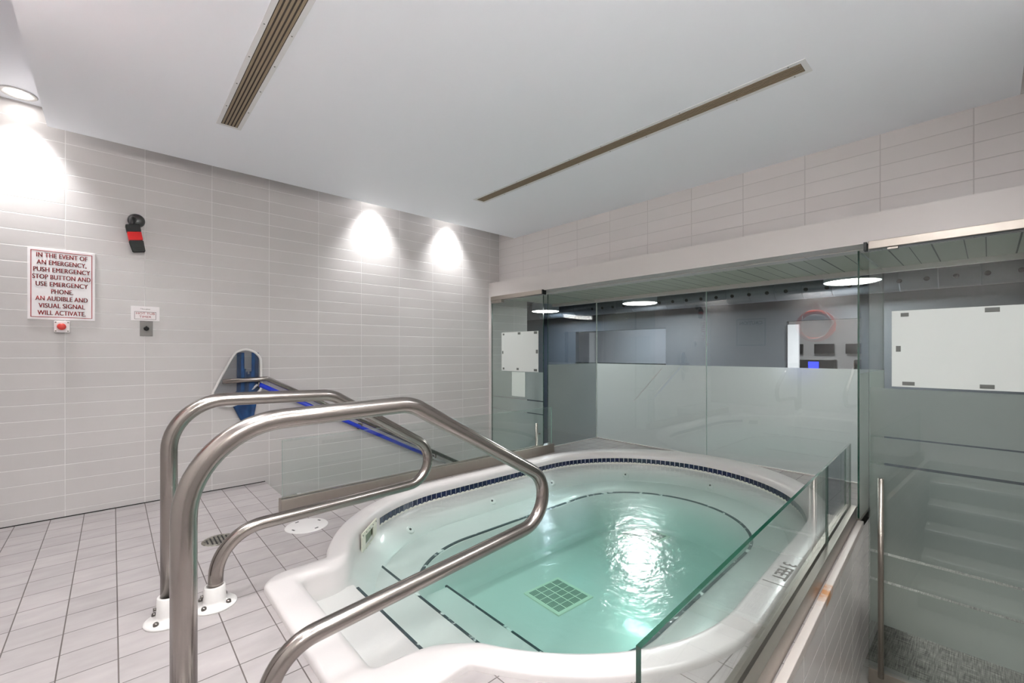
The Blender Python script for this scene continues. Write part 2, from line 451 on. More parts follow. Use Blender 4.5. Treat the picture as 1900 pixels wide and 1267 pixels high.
# sides of the deck: tiled risers down to the lower floor
mb = MB()
mb.quad((-2.685, 0, -.001), (-2.685, -.87, -.001), (-2.685, -.87, ZLO), (-2.685, 0, ZLO))
mb.quad((-2.685, -.87, -.001), (0, -.87, -.001), (0, -.87, ZLO), (-2.685, -.87, ZLO))
mb.quad((.06, -.74, -.001), (1.06, -.74, -.001), (1.06, -.74, ZLO), (.06, -.74, ZLO))
mb.quad((0, -.87, -.001), (.06, -.74, -.001), (.06, -.74, ZLO), (0, -.87, ZLO))
mb.quad((1.06, -.74, -.001), (1.06, -3.665, -.001), (1.06, -3.665, ZLO), (1.06, -.74, ZLO))
struct(mb.build('wall_deck_left', M['tileA']))
mb = MB()
mb.quad((1.06, -3.682, -.03), (0, -3.682, -.03), (0, -3.682, ZLO), (1.06, -3.682, ZLO))
mb.quad((0, -3.682, -.03), (-2.9, ry(-2.9, -3.682), -.03), (-2.9, ry(-2.9, -3.682), ZLO), (0, -3.682, ZLO))
mb.quad((-2.9, ry(-2.9, -3.665), -.001), (-2.9, -4.65, -.001), (-2.9, -4.65, ZLO), (-2.9, ry(-2.9, -3.665), ZLO))
struct(mb.build('wall_deck_right', M['riser']))
# pale ledge strip on top of the tiled riser
mb = MB()
mb.bm.verts.ensure_lookup_table()
def skewbox(mb, x0, x1, y0, y1, z0, z1, bev=0, mi=0):
    """a box running along the slightly skewed right edge of the deck"""
    A = Matrix(((1, 0, 0, 0), (SK, 1, 0, 0), (0, 0, 1, 0), (0, 0, 0, 1)))
    mb.box(x0, y0, z0, x1, y1, z1, bev, mi, A)
skewbox(mb, -2.9, 0, -3.686, -3.655, -.035, .006, .003)
ledge, lnt, lb = new_mat('pale ledge with a rust stain'); lb.inputs['Roughness'].default_value = .35
lco, ls = coords(lnt)
vd = N(lnt, 'ShaderNodeVectorMath', operation='DISTANCE'); lnt.links.new(lco, vd.inputs[0]); vd.inputs[1].default_value = (-1.22, -3.735, 0)
ln = N(lnt, 'ShaderNodeTexNoise'); ln.inputs['Scale'].default_value = 26; ln.inputs['Detail'].default_value = 6; lnt.links.new(lco, ln.inputs['Vector'])
lm = N(lnt, 'ShaderNodeMapRange'); lnt.links.new(MATH(lnt, 'ADD', vd.outputs['Value'], MATH(lnt, 'MULTIPLY', ln.outputs['Fac'], .26)), lm.inputs[0])
lm.inputs[1].default_value = .15; lm.inputs[2].default_value = .24
lnt.links.new(MIX(lnt, lm.outputs[0], lin((176, 118, 62)), lin((192, 184, 178))), lb.inputs['Base Color'])
struct(mb.build('trim_4', ledge))

# stairs down on both sides
def stairs(name, x0, y0, y1, label, n=6, rise=.95/6, run=.28):
    t = thing(name, label, 'stairs', (x0, (y0+y1)/2, ZLO))
    for k in range(1, n):
        z = -rise*k
        MB().box(run*(k-1), y0-(y0+y1)/2, 0, run*k, y1-(y0+y1)/2, z-ZLO).build('step', M['step'], t)
        MB().box(run*k-.03, y0-(y0+y1)/2+.002, z-ZLO-.02, run*k+.003, y1-(y0+y1)/2-.002, z-ZLO+.003, .002).build('nosing', M['nosing'], t)
    return t
stairs('staircase', -2.683, -.868, -.002, 'tiled stairs descending along the grey wall behind the left glass guard')
stairs('staircase', -2.898, -4.648, -3.85, 'tiled stairs descending to the right glass door beside the raised deck')

# ------------------------------------------------------------------ hot tub
tub = thing('hot_tub', 'white oval acrylic hot tub set in the tiled deck, full of green water', 'hot tub', (0, 0, 0))
WZ = -.089
bm = bmesh.new()
prof = [(O, -.03), (O, .016), (lerp2(O, I, .05), .027), (lerp2(O, I, .12), .031), (lerp2(O, I, .72), .031), (lerp2(O, I, .86), .024), (lerp2(O, I, .96), .008), (I, -.012),
        (I, -.10), (lerp2(I, J, .10), -.125), (lerp2(I, J, .5), -.185), (lerp2(I, J, .88), -.236), (lerp2(I, J, .97), -.248), (J, -.256), (J, -.62)]
rings = []
for L, z in prof: rings.append([bm.verts.new((x, y, z)) for x, y in L])
n = len(ANG)
for A, B in zip(rings, rings[1:]):
    for i in range(n):
        f = bm.faces.new((A[i], A[(i+1) % n], B[(i+1) % n], B[i])); f.smooth = True
me = bpy.data.meshes.new('shell'); bm.to_mesh(me); bm.free(); me.materials.append(M['acrylic'])
o = bpy.data.objects.new('shell', me); C.objects.link(o); o.parent = tub
# bench with the deep footwell
BX = -2.395
def f_well(r, cx=BX): 
    return lambda x, y: max(f_oval(x, y, -1.72, -.45, -2.37, r, r), cx-x)
BA = [i*2*PI/240 for i in range(240)]
W0, W1, W2, W3 = (contour(f_well(r, c), BA) for r, c in ((.73, BX), (.72, BX+.008), (.70, BX+.02), (.63, BX+.06)))
bm = bmesh.new()
outer = [(TC[0]+(x-TC[0])*1.04, TC[1]+(y-TC[1])*1.04) for x, y in contour(lambda x, y: f_oval(x, y, -1.66, -.38, -2.32, .985, 1.06), BA)]
rings = [[bm.verts.new((x, y, z)) for x, y in L] for L, z in ((outer, -.252), (W0, -.25), (W1, -.262), (W2, -.54), (W3, -.58))]
for A, B in zip(rings, rings[1:]):
    for i in range(240):
        f = bm.faces.new((A[i], A[(i+1) % 240], B[(i+1) % 240], B[i])); f.smooth = True
bm.faces.new(rings[-1])
bmesh.ops.recalc_face_normals(bm, faces=bm.faces)
me = bpy.data.meshes.new('bench'); bm.to_mesh(me); bm.free(); me.materials.append(M['acrylic'])
o = bpy.data.objects.new('bench', me); C.objects.link(o); o.parent = tub
# entry steps
def stepmesh(x0, x1, y0, y1, z0, z1, name='step', bev=.012):
    o = MB().box(x0, y0, z0, x1, y1, z1, bev).build(name, M['acrylic'], tub); o.rotation_euler = (0, 0, 0); return o
stepmesh(-3.0, -2.70, -2.80, -1.93, -.6, -.125)
stepmesh(-2.72, -2.395, -3.10, -1.58, -.6, -.238)
stepmesh(-2.41, -2.03, -2.93, -1.83, -.6, -.42)
# dark edge stripes on the steps and round the bench
def stripe(x, y0, y1, z): MB().box(x-.013, y0, z-.012, x+.001, y1, z+.002).build('edge_stripe', M['stripe'], tub)
stripe(-2.699, -2.80, -1.985, -.124); stripe(-2.394, -3.08, -1.60, -.237); stripe(-2.029, -2.90, -1.82, -.419)
ring = [p for p in W0 if p[0] > BX+.03]
i0 = max(range(len(W0)), key=lambda i: abs(W0[i][0]-W0[(i+1) % 240][0])+abs(W0[i][1]-W0[(i+1) % 240][1]) if W0[i][0] > BX+.03 and W0[(i+1) % 240][0] <= BX+.03 else -1)
seq = []
for k in range(1, 241):
    p = W0[(i0+k) % 240]
    if p[0] > BX+.03: seq.append(p)
bm = bmesh.new(); pa = None
for k, (x, y) in enumerate(seq):
    q = seq[min(k+1, len(seq)-1)]; p = seq[max(k-1, 0)]
    t = V(q[0]-p[0], q[1]-p[1], 0).normalized(); nn = V(t.y, -t.x, 0)
    if nn.dot(V(x-TC[0], y-TC[1], 0)) < 0: nn = -nn
    b = V(x, y, -.248)
    r = [bm.verts.new(b+nn*.016), bm.verts.new(b-nn*.004), bm.verts.new(b-nn*.006-V(0, 0, .02))]
    if pa:
        for j in range(2): bm.faces.new((pa[j], pa[j+1], r[j+1], r[j]))
    pa = r
me = bpy.data.meshes.new('bench_stripe'); bm.to_mesh(me); bm.free(); me.materials.append(M['stripe'])
o = bpy.data.objects.new('bench_stripe', me); C.objects.link(o); o.parent = tub
# waterline tile band: white backing with small navy tiles (from the skimmer, round the far end)
fi = shape(-1.66, -.38, -2.30, 1.12, 1.13, (-2.985, -2.0, -2.75, -1.97), .05, .14)
dense = contour(fi, [math.radians(d*.25) for d in range(0, 1440)])
start = min(range(1440), key=lambda i: math.hypot(dense[i][0]+2.295, dense[i][1]+1.372))
path = [Vector((*dense[(start-k) % 1440], 0)) for k in range(1120)]
acc = [0]
for a_, b_ in zip(path, path[1:]): acc.append(acc[-1]+(b_-a_).length)
def at(sd):
    import bisect
    j = min(max(bisect.bisect(acc, sd), 1), len(acc)-1); t = (sd-acc[j-1])/max(acc[j]-acc[j-1], 1e-9)
    p = path[j-1].lerp(path[j], t); tg = (path[j]-path[j-1]).normalized(); nn = V(tg.y, -tg.x, 0)
    if nn.dot(V(TC[0]-p.x, TC[1]-p.y, 0)) < 0: nn = -nn
    return p, tg, nn
mbt, mbg = MB(), MB()
npc = 0; sd = .004
last = None
while sd < acc[-1]-.06 and npc < 140:
    p, tg, nn = at(sd+.0235)
    A = Matrix((tg, nn, V(0, 0, 1))).transposed().to_4x4(); A.translation = p+nn*.002
    # tile: square with a small arched lower edge
    m_ = 5; w_ = .0215
    lo = [(w_*(1-2*k/m_), -.083+.009*(math.sin(PI*k/m_))) for k in range(m_+1)]
    poly = [(-w_, -.033), (w_, -.033)]+lo
    vs = [mbt.bm.verts.new(A @ V(u, .004, z)) for u, z in poly]; mbt.bm.faces.new(vs)
    vb = [mbt.bm.verts.new(A @ V(u, 0, z)) for u, z in poly]
    for k in range(len(poly)): mbt.bm.faces.new((vs[k], vs[(k+1) % len(poly)], vb[(k+1) % len(poly)], vb[k]))
    p0, t0, n0 = at(sd-.002); p1, t1, n1 = at(sd+.049)
    mbg.quad(p0+n0*.003+V(0, 0, -.030), p1+n1*.003+V(0, 0, -.030), p1+n1*.003+V(0, 0, -.092), p0+n0*.003+V(0, 0, -.092))
    sd += .0482; npc += 1
mbg.build('tile_backing', M['groutw'], tub)
mbt.build('tile_band', M['navy'], tub)
# main drain grates
def grate(cx, cy, rot):
    t = MB(); h = .172
    t.box(-h, -h, -.012, h, h, .004, .004)
    o = t.build('drain_grate', M['cream'], tub); o.location = (cx, cy, -.576); o.rotation_euler = (0, 0, rot)
    s = MB(); cw = .30/4; ch = .30/5
    for i in range(4):
        for j in range(5):
            x0 = -.15+cw*i+.004; y0 = -.15+ch*j+.004
            for k in range(6):
                xx = x0+(cw-.008)*(k+.15)/6
                s.box(xx, y0, .0035, xx+(cw-.008)*.55/6, y0+ch-.008, .0052)
    q = s.build('slots', plain('grate slots', (92, 104, 96), .8), o)
    return o
grate(-1.362, -2.21, -.05); grate(-.03, -2.085, -.05)
# wall jets
def wall_point(px, py, z):
    f_up, f_dn, z0, z1 = f_mid, f_j, -.17, -.255
    a = math.atan2(py-TC[1], px-TC[0]); t = (z0-z)/(z0-z1)
    A = contour(f_mid, [a])[0]; B = contour(f_j, [a])[0]
    p = V(A[0]+(B[0]-A[0])*t, A[1]+(B[1]-A[1])*t, z); d = V(TC[0]-p.x, TC[1]-p.y, 0).normalized()
    return p, (d*.55+V(0, 0, .8)).normalized()
for (x, y) in ((-2.02, -1.36), (-1.18, -1.27), (.36, -1.62), (.62, -2.38), (-.42, -1.29)):
    p, nn = wall_point(x, y, -.2)
    j = MB().lathe([(0, .007), (.008, .007), (.012, .010), (.03, .009), (.035, .003), (.036, -.01)], p, nn, 24).build('jet', M['white'], tub)
    MB().lathe([(0, .0125), (.009, .012), (.0095, .006)], p, nn, 16).build('nozzle', M['dark'], j)
# skimmer faceplate
p0 = V(-2.555, -1.597, 0); p1 = V(-2.332, -1.364, 0); c = (p0+p1)/2; tg = (p1-p0).normalized(); nn = V(tg.y, -tg.x, 0)
if nn.dot(V(TC[0]-c.x, TC[1]-c.y, 0)) < 0: nn = -nn
A = Matrix((tg, nn, V(0, 0, 1))).transposed().to_4x4(); A.translation = c+nn*.03+V(0, 0, -.082)
mb = MB(); L_ = .135
for (a0, b0, a1, b1) in ((-L_, .035, L_, .068), (-L_, -.068, L_, -.04), (-L_, -.04, -.075, .035), (.075, -.04, L_, .035)):
    mb.box(a0, -.004, b0, a1, .006, b1, .002, mat=A)
sk = mb.build('skimmer_plate', M['cream'], tub)
MB().box(-.085, -.02, -.045, .085, -.008, .04, mat=A).build('opening', M['window'], sk)
for i in range(5):
    for zz in (.052, -.054): MB().cyl(A @ V(-.12+.06*i, .005, zz), A @ V(-.12+.06*i, .008, zz), .0045, n=10).build('screw', M['bolt'], sk)

# water, filling the shell
WI = contour(shape(-1.66, -.38, -2.30, 1.13, 1.14, (-2.995, -2.0, -2.76, -1.96), .05, .14), ANG)
mb = MB().prism(WI, -.70, WZ)
wt = mb.build('spa_water', M['water'])
tag(wt, 'clear pale green water filling the white hot tub', 'water', kind='stuff')

# depth marker on the right rim
t = thing('depth_marker', 'rectangular depth marker reading 3 FEET on the tub rim behind the right guard', 'marker', (-1.19, -3.553, .031), math.radians(2))
mb = MB()
text('lettering', '3 FEET', .085, M['greytext'], t, (0, 0, .0012), (0, 0, PI), sx=.93, bold=.0012)
MB().box(-.168, -.05, .0006, -.164, .05, .0014).build('marker_line', M['greytext'], t)

# ------------------------------------------------------------------ stainless grab rails
def flange(parent, x, y, deep=.10):
    f = MB().lathe([(.0, 0), (.085, 0), (.085, .006), (.078, .012), (.046, .018), (.044, .03), (.0405, deep), (.038, deep+.003), (.031, deep+.003), (.031, .02)], (x, y, 0), n=36).build('flange', M['white'], parent)
    for k in range(4):
        a = PI/4+k*PI/2; bx, by = x+.064*math.cos(a), y+.064*math.sin(a)
        MB().lathe([(0, .026), (.007, .026), (.010, .022), (.010, .012)], (bx, by, 0), n=12).build('bolt', M['bolt'], f)
    MB().cyl((x-.041, y, deep*.6), (x-.052, y, deep*.6), .007, n=10).build('bolt', M['bolt'], f)
def grab_rail(label, y, K, rads, yaw=0):
    t = thing('grab_rail', label, 'grab rail', (K[0][0], y, 0), yaw, 'stainless grab rails beside the tub entry')
    pts = [(x-K[0][0], 0, z) for x, z in K]
    MB().tube(fillet(pts, rads), .0295, 28).build('rail_tube', M['steel'], t)
    flange(t, 0, 0); flange(t, K[-1][0]-K[0][0], 0, .085)
    return t
grab_rail('stainless looped grab rail nearer the wall, with white floor flanges', -1.92,
          [(-3.487, .02), (-3.487, .915), (-2.815, .90), (-1.905, .345), (-3.315, .31), (-3.327, .02)], [.20, .16, .136, .19])
grab_rail('stainless looped grab rail in the foreground, crossing in front of the tub', -2.83,
          [(-3.525, .02), (-3.525, .92), (-2.865, .935), (-1.86, .36), (-3.33, .24), (-3.335, .02)], [.24, .16, .136, .15])

# ------------------------------------------------------------------ glass guards
def guard(name, label, L, h, y, x0, mats_first, joint=None, skew=0.0, gz=.06):
    t = thing(name, label, 'glass guard', (x0, y, 0), math.atan(skew))
    ch = MB(); ch.box(0, -.035, .001, L, -.008, .098, .002); ch.box(0, .008, .001, L, .035, .098, .002); ch.box(.002, -.034, .002, L-.002, .034, .03)
    ch.box(-.002, -.035, .001, .001, .035, .098)
    ch.box(.001, -.0345, .088, L-.001, -.0062, .0985); ch.box(.001, .0062, .088, L-.001, .0345, .0985)
    ch.build('base_channel', M['steel2'], t)
    segs = [(.012, L-.01)] if joint is None else [(.012, joint-.003), (joint+.003, L-.01)]
    for a, b in segs:
        m = MB(); m.box(a, -.006, .03, b, .006, h, mi=0)
        for f in m.bm.faces:
            f.normal_update()
            if abs(f.normal.y) < .5: f.material_index = 1
        m.build('glass_panel', [M['gglass'], M['greenedge'] if joint else M['lightedge']], t)
    return t
guard('glass_guard', 'low clear glass guard in a steel channel between the stairs and the tub', 2.80, .508, -.912, -2.80, None)
g = guard('glass_guard', 'low green-edged glass guard in a steel channel along the right of the tub', 2.87, .512, -3.755, -2.87, None, joint=2.05, skew=SK)

# floor fittings
t = thing('access_cover', 'white round access lid with bolt slots flush in the deck tiles', 'lid', (-2.735, -1.262, 0))
MB().lathe([(0, .004), (.118, .004), (.126, .002), (.128, 0)], n=48).build('lid_disc', M['coverw'], t)
for k in range(4):
    a = math.radians(20+90*k); MB().box(-.012, -.004, .0035, .012, .004, .0052, mat=Matrix.Translation((.095*math.cos(a), .095*math.sin(a), 0)) @ Matrix.Rotation(a+PI/2, 4, 'Z')).build('bolt_slot', M['dark'], t)
t = thing('floor_drain', 'small round metal floor drain in the deck behind the rear grab rail', 'drain', (-3.19, -1.135, 0))
MB().lathe([(.0, .001), (.078, .0015), (.085, .004), (.09, 0)], n=40).build('drain_cover', M['drain'], t)
mb = MB()
for k in range(7):
    x = -.06+.02*k; l = math.sqrt(max(.068**2-x*x, 0)); mb.box(x-.004, -l, .0015, x+.004, l, .0026)
mb.build('drain_slots', M['dark'], t)

# ------------------------------------------------------------------ wall A things (the wall face is y = 0, facing -y)
RW = (PI/2, 0, 0)
t = thing('emergency_sign', 'large white sign with red capitals about pushing the emergency stop button', 'sign', (-3.913, 0, 1.577))
MB().box(-.160, -.008, -.236, .160, 0, .236, .001).build('sign_board', M['signw'], t)
mb = MB(); bx, bz, th = .146, .221, .004
mb.box(-bx, -.0092, -bz, bx, -.0078, -bz+th); mb.box(-bx, -.0092, bz-th, bx, -.0078, bz); mb.box(-bx, -.0092, -bz, -bx+th, -.0078, bz); mb.box(bx-th, -.0092, -bz, bx, -.0078, bz)
mb.build('red_border', M['redtext'], t)
lines = ['IN THE EVENT OF', 'AN EMERGENCY,', 'PUSH EMERGENCY', 'STOP BUTTON AND', 'USE EMERGENCY', 'PHONE.', 'AN AUDIBLE AND', 'VISUAL SIGNAL', 'WILL ACTIVATE.']
wid = [.242, .236, .270, .276, .248, .105, .248, .220, .228]
for i, (s_, w_) in enumerate(zip(lines, wid)):
    o = text('lettering', s_, .043, M['redtext'], t, (0, -.0095, .190-i*.0478), RW, heavy=.0014, spacing=1.04)
    xs = [v.co.x for v in o.data.vertices]; o.scale.x = w_/(max(xs)-min(xs))
t = thing('emergency_stop_button', 'white box with round red push button under the emergency sign', 'button', (-3.913, 0, 1.294))
MB().box(-.0375, -.045, -.0375, .0375, 0, .0375, .003).build('housing', M['signw'], t)
MB().lathe([(0, .078), (.012, .077), (.022, .072), (.022, .066), (.013, .06), (.013, .045)], axis=(0, -1, 0), n=28).build('push_button', M['redmush'], t)
for sx in (-1, 1):
    for sz in (-1, 1): MB().cyl((sx*.029, -.044, sz*.029), (sx*.029, -.047, sz*.029), .0045, n=10).build('screw', M['bolt'], t)
t = thing('timer_sign', 'small white HOT TUB TIMER plate above the timer knob', 'sign', (-3.482, 0, 1.41))
MB().box(-.082, -.005, -.053, .082, 0, .053, .001).build('sign_board', M['signw'], t)
mb = MB(); bx, z0, z1, th = .062, -.043, .014, .0025
mb.box(-bx, -.0062, z0, bx, -.0048, z0+th); mb.box(-bx, -.0062, z1-th, bx, -.0048, z1); mb.box(-bx, -.0062, z0, -bx+th, -.0048, z1); mb.box(bx-th, -.0062, z0, bx, -.0048, z1)
mb.build('red_border', M['greytext'], t)
text('lettering', 'HOT TUB', .023, M['redtext'], t, (0, -.0065, .0), RW, sx=1.1)
text('lettering', 'TIMER', .023, M['redtext'], t, (0, -.0065, -.025), RW, sx=1.1)
text('lettering', 'Fiberglass', .013, M['greytext'], t, (0, -.0065, .034), RW, sx=1.1)
t = thing('timer_switch', 'small steel plate with black timer knob below the timer sign', 'switch', (-3.476, 0, 1.299))
MB().box(-.037, -.005, -.056, .037, 0, .056, .002).build('plate', plain('dull steel plate', (128, 125, 122), .6, .0, spec=.2), t)
k = MB().lathe([(0, .022), (.012, .022), (.014, .019), (.016, .005)], axis=(0, -1, 0), n=20).build('knob', M['blackm'], t)
MB().box(-.004, -.029, -.018, .004, -.02, .018, .002).build('knob_grip', M['blackm'], k)

t = thing('strobe_alarm', 'black hanging strobe alarm with red lens and domed bracket on the tiled wall', 'alarm', (-3.545, 0, 2.09))
MB().lathe([(.05, 0), (.05, .012), (.044, .028), (.028, .038), (0, .042)], (.012, 0, 0), (0, -1, 0), 32).build('mount_dome', M['black'], t)
MB().tube(fillet([(.0, -.03, 0), (-.012, -.085, 0), (-.014, -.088, -.07)], [.03]), .0175, 16).build('arm', M['black'], t)
tilt = Matrix.Translation((-.012, -.09, -.055)) @ Matrix.Rotation(math.radians(-10), 4, 'Y')
MB().box(-.040, -.038, -.052, .040, .038, 0, .006, mat=tilt).build('upper_housing', M['blackm'], t)
MB().box(-.039, -.037, -.112, .039, .037, -.052, .004, mat=tilt).build('red_lens', M['red'], t)
mb = MB().prism([(-.04, -.038), (.04, -.038), (.04, .038), (-.04, .038)], -.19, -.112)
for v in mb.bm.verts:
    if v.co.z < -.15: v.co.x = v.co.x*.88+.004; v.co.y *= .8
bmesh.ops.bevel(mb.bm, geom=list(mb.bm.edges), offset=.004, segments=2, affect='EDGES')
mb.xf(tilt); mb.build('lower_housing', M['blackm'], t)

# handrail on wall A, running down the stairs
t = thing('wall_handrail', 'round stainless handrail sloping down the grey tiled wall above the stairs', 'handrail', (0, 0, 0))
hp = fillet([(-3.01, -.08, .886), (-2.69, -.08, .898), (-.62, -.08, -.20)], [.02], 4)
MB().tube(hp, .020, 20).build('rail_tube', M['steel'], t)
for x in (-2.75, -1.85, -1.003):
    z = .896 if x < -2.7 else .898-(x+2.69)*.5304
    b = MB(); b.tube(fillet([(x, -.08, z-.02), (x, -.078, z-.06), (x, 0, z-.065)], [.02], 6), .007, 10); b.cyl((x, 0, z-.065), (x, -.008, z-.065), .03, n=20); b.build('bracket', M['steel'], t)

# leaf skimmer net hung over the rail, its blue pole lying along it
t = thing('skimmer_net', 'blue pool skimmer net with pale rim and long blue pole resting along the handrail', 'pool net', (0, 0, 0))
fr_ = [(-3.07, .79), (-3.055, .832), (-2.99, .975), (-2.927, 1.101), (-2.891, 1.132), (-2.842, 1.146), (-2.785, 1.129), (-2.741, 1.086), (-2.729, 1.035), (-2.729, .911), (-2.729, .81), (-2.80, .75), (-2.872, .712), (-2.92, .688), (-2.97, .681), (-3.02, .70), (-3.055, .738)]
def cr(P, n=6):
    out = []
    for i in range(len(P)):
        a, b, c_, d = (Vector(P[(i+k) % len(P)]) for k in (-1, 0, 1, 2))
        for j in range(n):
            u = j/n; out.append(.5*((2*b)+(-a+c_)*u+(2*a-5*b+4*c_-d)*u*u+(-a+3*b-3*c_+d)*u**3))
    return out
rim = cr([(x, -.05, z) for x, z in fr_])
MB().tube(rim, .0095, 10, closed=True).build('net_rim', M['white'], t)
bm = bmesh.new(); vs = [bm.verts.new(p) for p in rim]; bm.faces.new(vs); bmesh.ops.triangulate(bm, faces=bm.faces)
me = bpy.data.meshes.new('net_backing'); bm.to_mesh(me); bm.free(); me.materials.append(M['netback']); o = bpy.data.objects.new('net_backing', me); C.objects.link(o); o.parent = t
# folded blue bag
bm = bmesh.new(); rows = []
for i in range(26):
    v = i/25; z = 1.12-v*.565
    if z > .80: xl, xr = -2.905+.0*v, -2.745
    else: q = (.80-z)/(.80-.555); xl, xr = -2.93+.05*q**1.0, -2.74-.045*q
    if z > .98: xl = -2.905; 
    if z < .72: q = (.72-z)/.165; xl = -2.95+(.075)*q; xr = -2.755-.03*q
    row = []
    for k in range(13):
        u = k/12; fold = .012*math.sin(u*14+v*3)+.008*math.sin(u*25-v*5)
        row.append(bm.verts.new((xl+(xr-xl)*u, -.047+fold*.5, z)))
    rows.append(row)
for A_, B_ in zip(rows, rows[1:]):
    for k in range(12):
        zc = (A_[k].co.z+B_[k].co.z)/2; uc = k/12
        if zc > .93 and .33 < uc < .66 and zc > .93+.18*abs(uc-.5)*2: continue     # the opening between the two folds
        f = bm.faces.new((A_[k], A_[k+1], B_[k+1], B_[k])); f.smooth = True
bm2 = bm
me = bpy.data.meshes.new('net_bag'); bm.to_mesh(me); bm.free(); me.materials.append(M['net']); o = bpy.data.objects.new('net_bag', me); C.objects.link(o); o.parent = t
sm = o.modifiers.new('s', 'SOLIDIFY'); sm.thickness = .002
d = V(-1.167+2.723, 0, .018-.836).normalized(); pa = V(-2.75, -.058, .853); pb = V(-1.00, -.06, -.066); dd = (pb-pa).normalized()
MB().tube([pa, pa+dd*.9, pb-dd*.13], .019, 16).build('pole', M['bluepole'], t)
MB().tube([pb-dd*.13, pb+dd*.16], .011, 14).build('pole_tip', M['alu'], t)
MB().tube([V(-2.80, -.04, .80), V(-2.76, -.052, .845), pa+dd*.05], .01, 10).build('pole_socket', M['alu'], t)

# ------------------------------------------------------------------ ceiling diffusers and lights
def diffuser(label, x0, x1, y0, y1, nsl, fw_):
    t = thing('ceiling_diffuser', label, 'air diffuser', ((x0+x1)/2, (y0+y1)/2, 2.531), 0, 'linear air diffusers in the dropped ceiling')
    hx, hy = (x1-x0)/2, (y1-y0)/2
    mb = MB()
    mb.box(-hx-fw_, -hy-fw_, -.003, -hx, hy+fw_, 0); mb.box(hx, -hy-fw_, -.003, hx+fw_, hy+fw_, 0)
    mb.box(-hx, hy, -.003, hx, hy+fw_, 0); mb.box(-hx, -hy-fw_, -.003, hx, -hy, 0)
    fr = mb.build('frame', plain('white diffuser frame', (214, 214, 214), .4), t)
    MB().box(-hx, -hy, -.0012, hx, hy, -.0004).build('backing', M['blackslot'], t)
    for k in range(nsl):
        xx = -hx+2*hx*(k+.5)/nsl; w_ = hx/nsl*.58
        MB().box(xx-w_, -hy+.002, -.0035, xx+w_, hy-.002, -.001).build('slat', M['brown'], t)
    y = -hy+.05
    while y < hy:
        for sx in (-1, 1): MB().cyl((sx*(hx+fw_/2), y, -.003), (sx*(hx+fw_/2), y, -.0045), .0035, n=8).build('screw', M['greytape'], fr)
        y += .28
diffuser('wide brown-slatted linear diffuser in the white ceiling, at top left', -3.172, -3.084, -3.6, -1.062, 5, .022)
diffuser('long narrow slatted linear diffuser in the white ceiling toward the glass wall', -1.19, -1.105, -3.625, -1.06, 6, .024)

def downlight(x, y, z, power, label, ang=115, aim=(0, 0, -1), size=.04, color=(.985, .99, 1)):
    t = thing('recessed_downlight', label, 'downlight', (x, y, z), 0, 'recessed downlights round the ceiling slot')
    MB().lathe([(.062, .001), (.082, .0), (.086, -.004), (.080, -.008), (.062, -.006), (.058, 0)], n=40).build('trim_ring', M['white'], t)
    MB().lathe([(0, -.002), (.062, -.002)], n=32).build('lens', M['lampdown'], t)
    l = bpy.data.lights.new('downlight_lamp', 'SPOT'); l.energy = power; l.spot_size = math.radians(ang); l.spot_blend = 1.0; l.shadow_soft_size = size; l.color = color
    o = bpy.data.objects.new('downlight_lamp', l); C.objects.link(o); o.parent = t; o.location = (0, 0, -.02)
    o.rotation_euler = Vector(aim).to_track_quat('-Z', 'Y').to_euler()
    return t
DL = 12
downlight(-4.10, -.13, 2.75, DL*2.3, 'glowing round downlight in the upper ceiling at far left beside the wall', ang=84)
downlight(-1.713, -.15, 2.75, DL*2.8, 'downlight in the ceiling slot above the brighter wide scallop on the tiled wall', ang=84)
downlight(-.80, -.15, 2.75, DL*2.8, 'downlight in the ceiling slot above the scallop nearest the room corner', ang=84)
downlight(-1.3, -4.5, 2.75, DL, 'downlight in the slot above the right glass door')
downlight(-4.05, -2.0, 2.75, DL*3, 'downlight added in the slot to brighten the life ring')  # added so the ring reflects more strongly in the glass
for x, y, wh in ((-3.45, -3.5, 'directly above the camera'), (-3.7, -2.6, 'above the tiled deck near the tub entry'), (-2.4, -4.0, 'above the head of the right stairs'),
             (-1.6, -4.15, 'above the foot of the right stairs'), (-2.9, -3.2, 'above the near end of the tub')):
    downlight(x, y, 2.528, 22, 'wide fill downlight added out of view in the dropped ceiling '+wh, ang=172, size=.12)  # unseen downlights added to brighten floor, tub and bounce onto the ceiling

def added_fill_light(x, y, z, rz, power, label):
    t = thing('added_fill_light', label, 'added fill light', (x, y, z), rz, 'fill lights added behind the camera')
    MB().box(-.6, -.07, -.06, .6, 0, .06, .006).build('housing', M['white'], t)
    MB().box(-.58, -.074, -.045, .58, -.0705, .045).build('diffuser', M['lampdown'], t)
    l = bpy.data.lights.new('fill_lamp', 'AREA'); l.shape = 'RECTANGLE'; l.size = 1.16; l.size_y = .10; l.energy = power; l.color = (.985, .992, 1); l.spread = math.radians(165)
    o = bpy.data.objects.new('fill_lamp', l); C.objects.link(o); o.parent = t; o.location = (0, -.08, 0); o.rotation_euler = (math.radians(80), 0, 0)
    return t
added_fill_light(-3.3, -4.65, 2.05, PI, 138, 'long fill light added on the near wall behind the camera')  # unseen fixture added for even fill on walls and ceiling

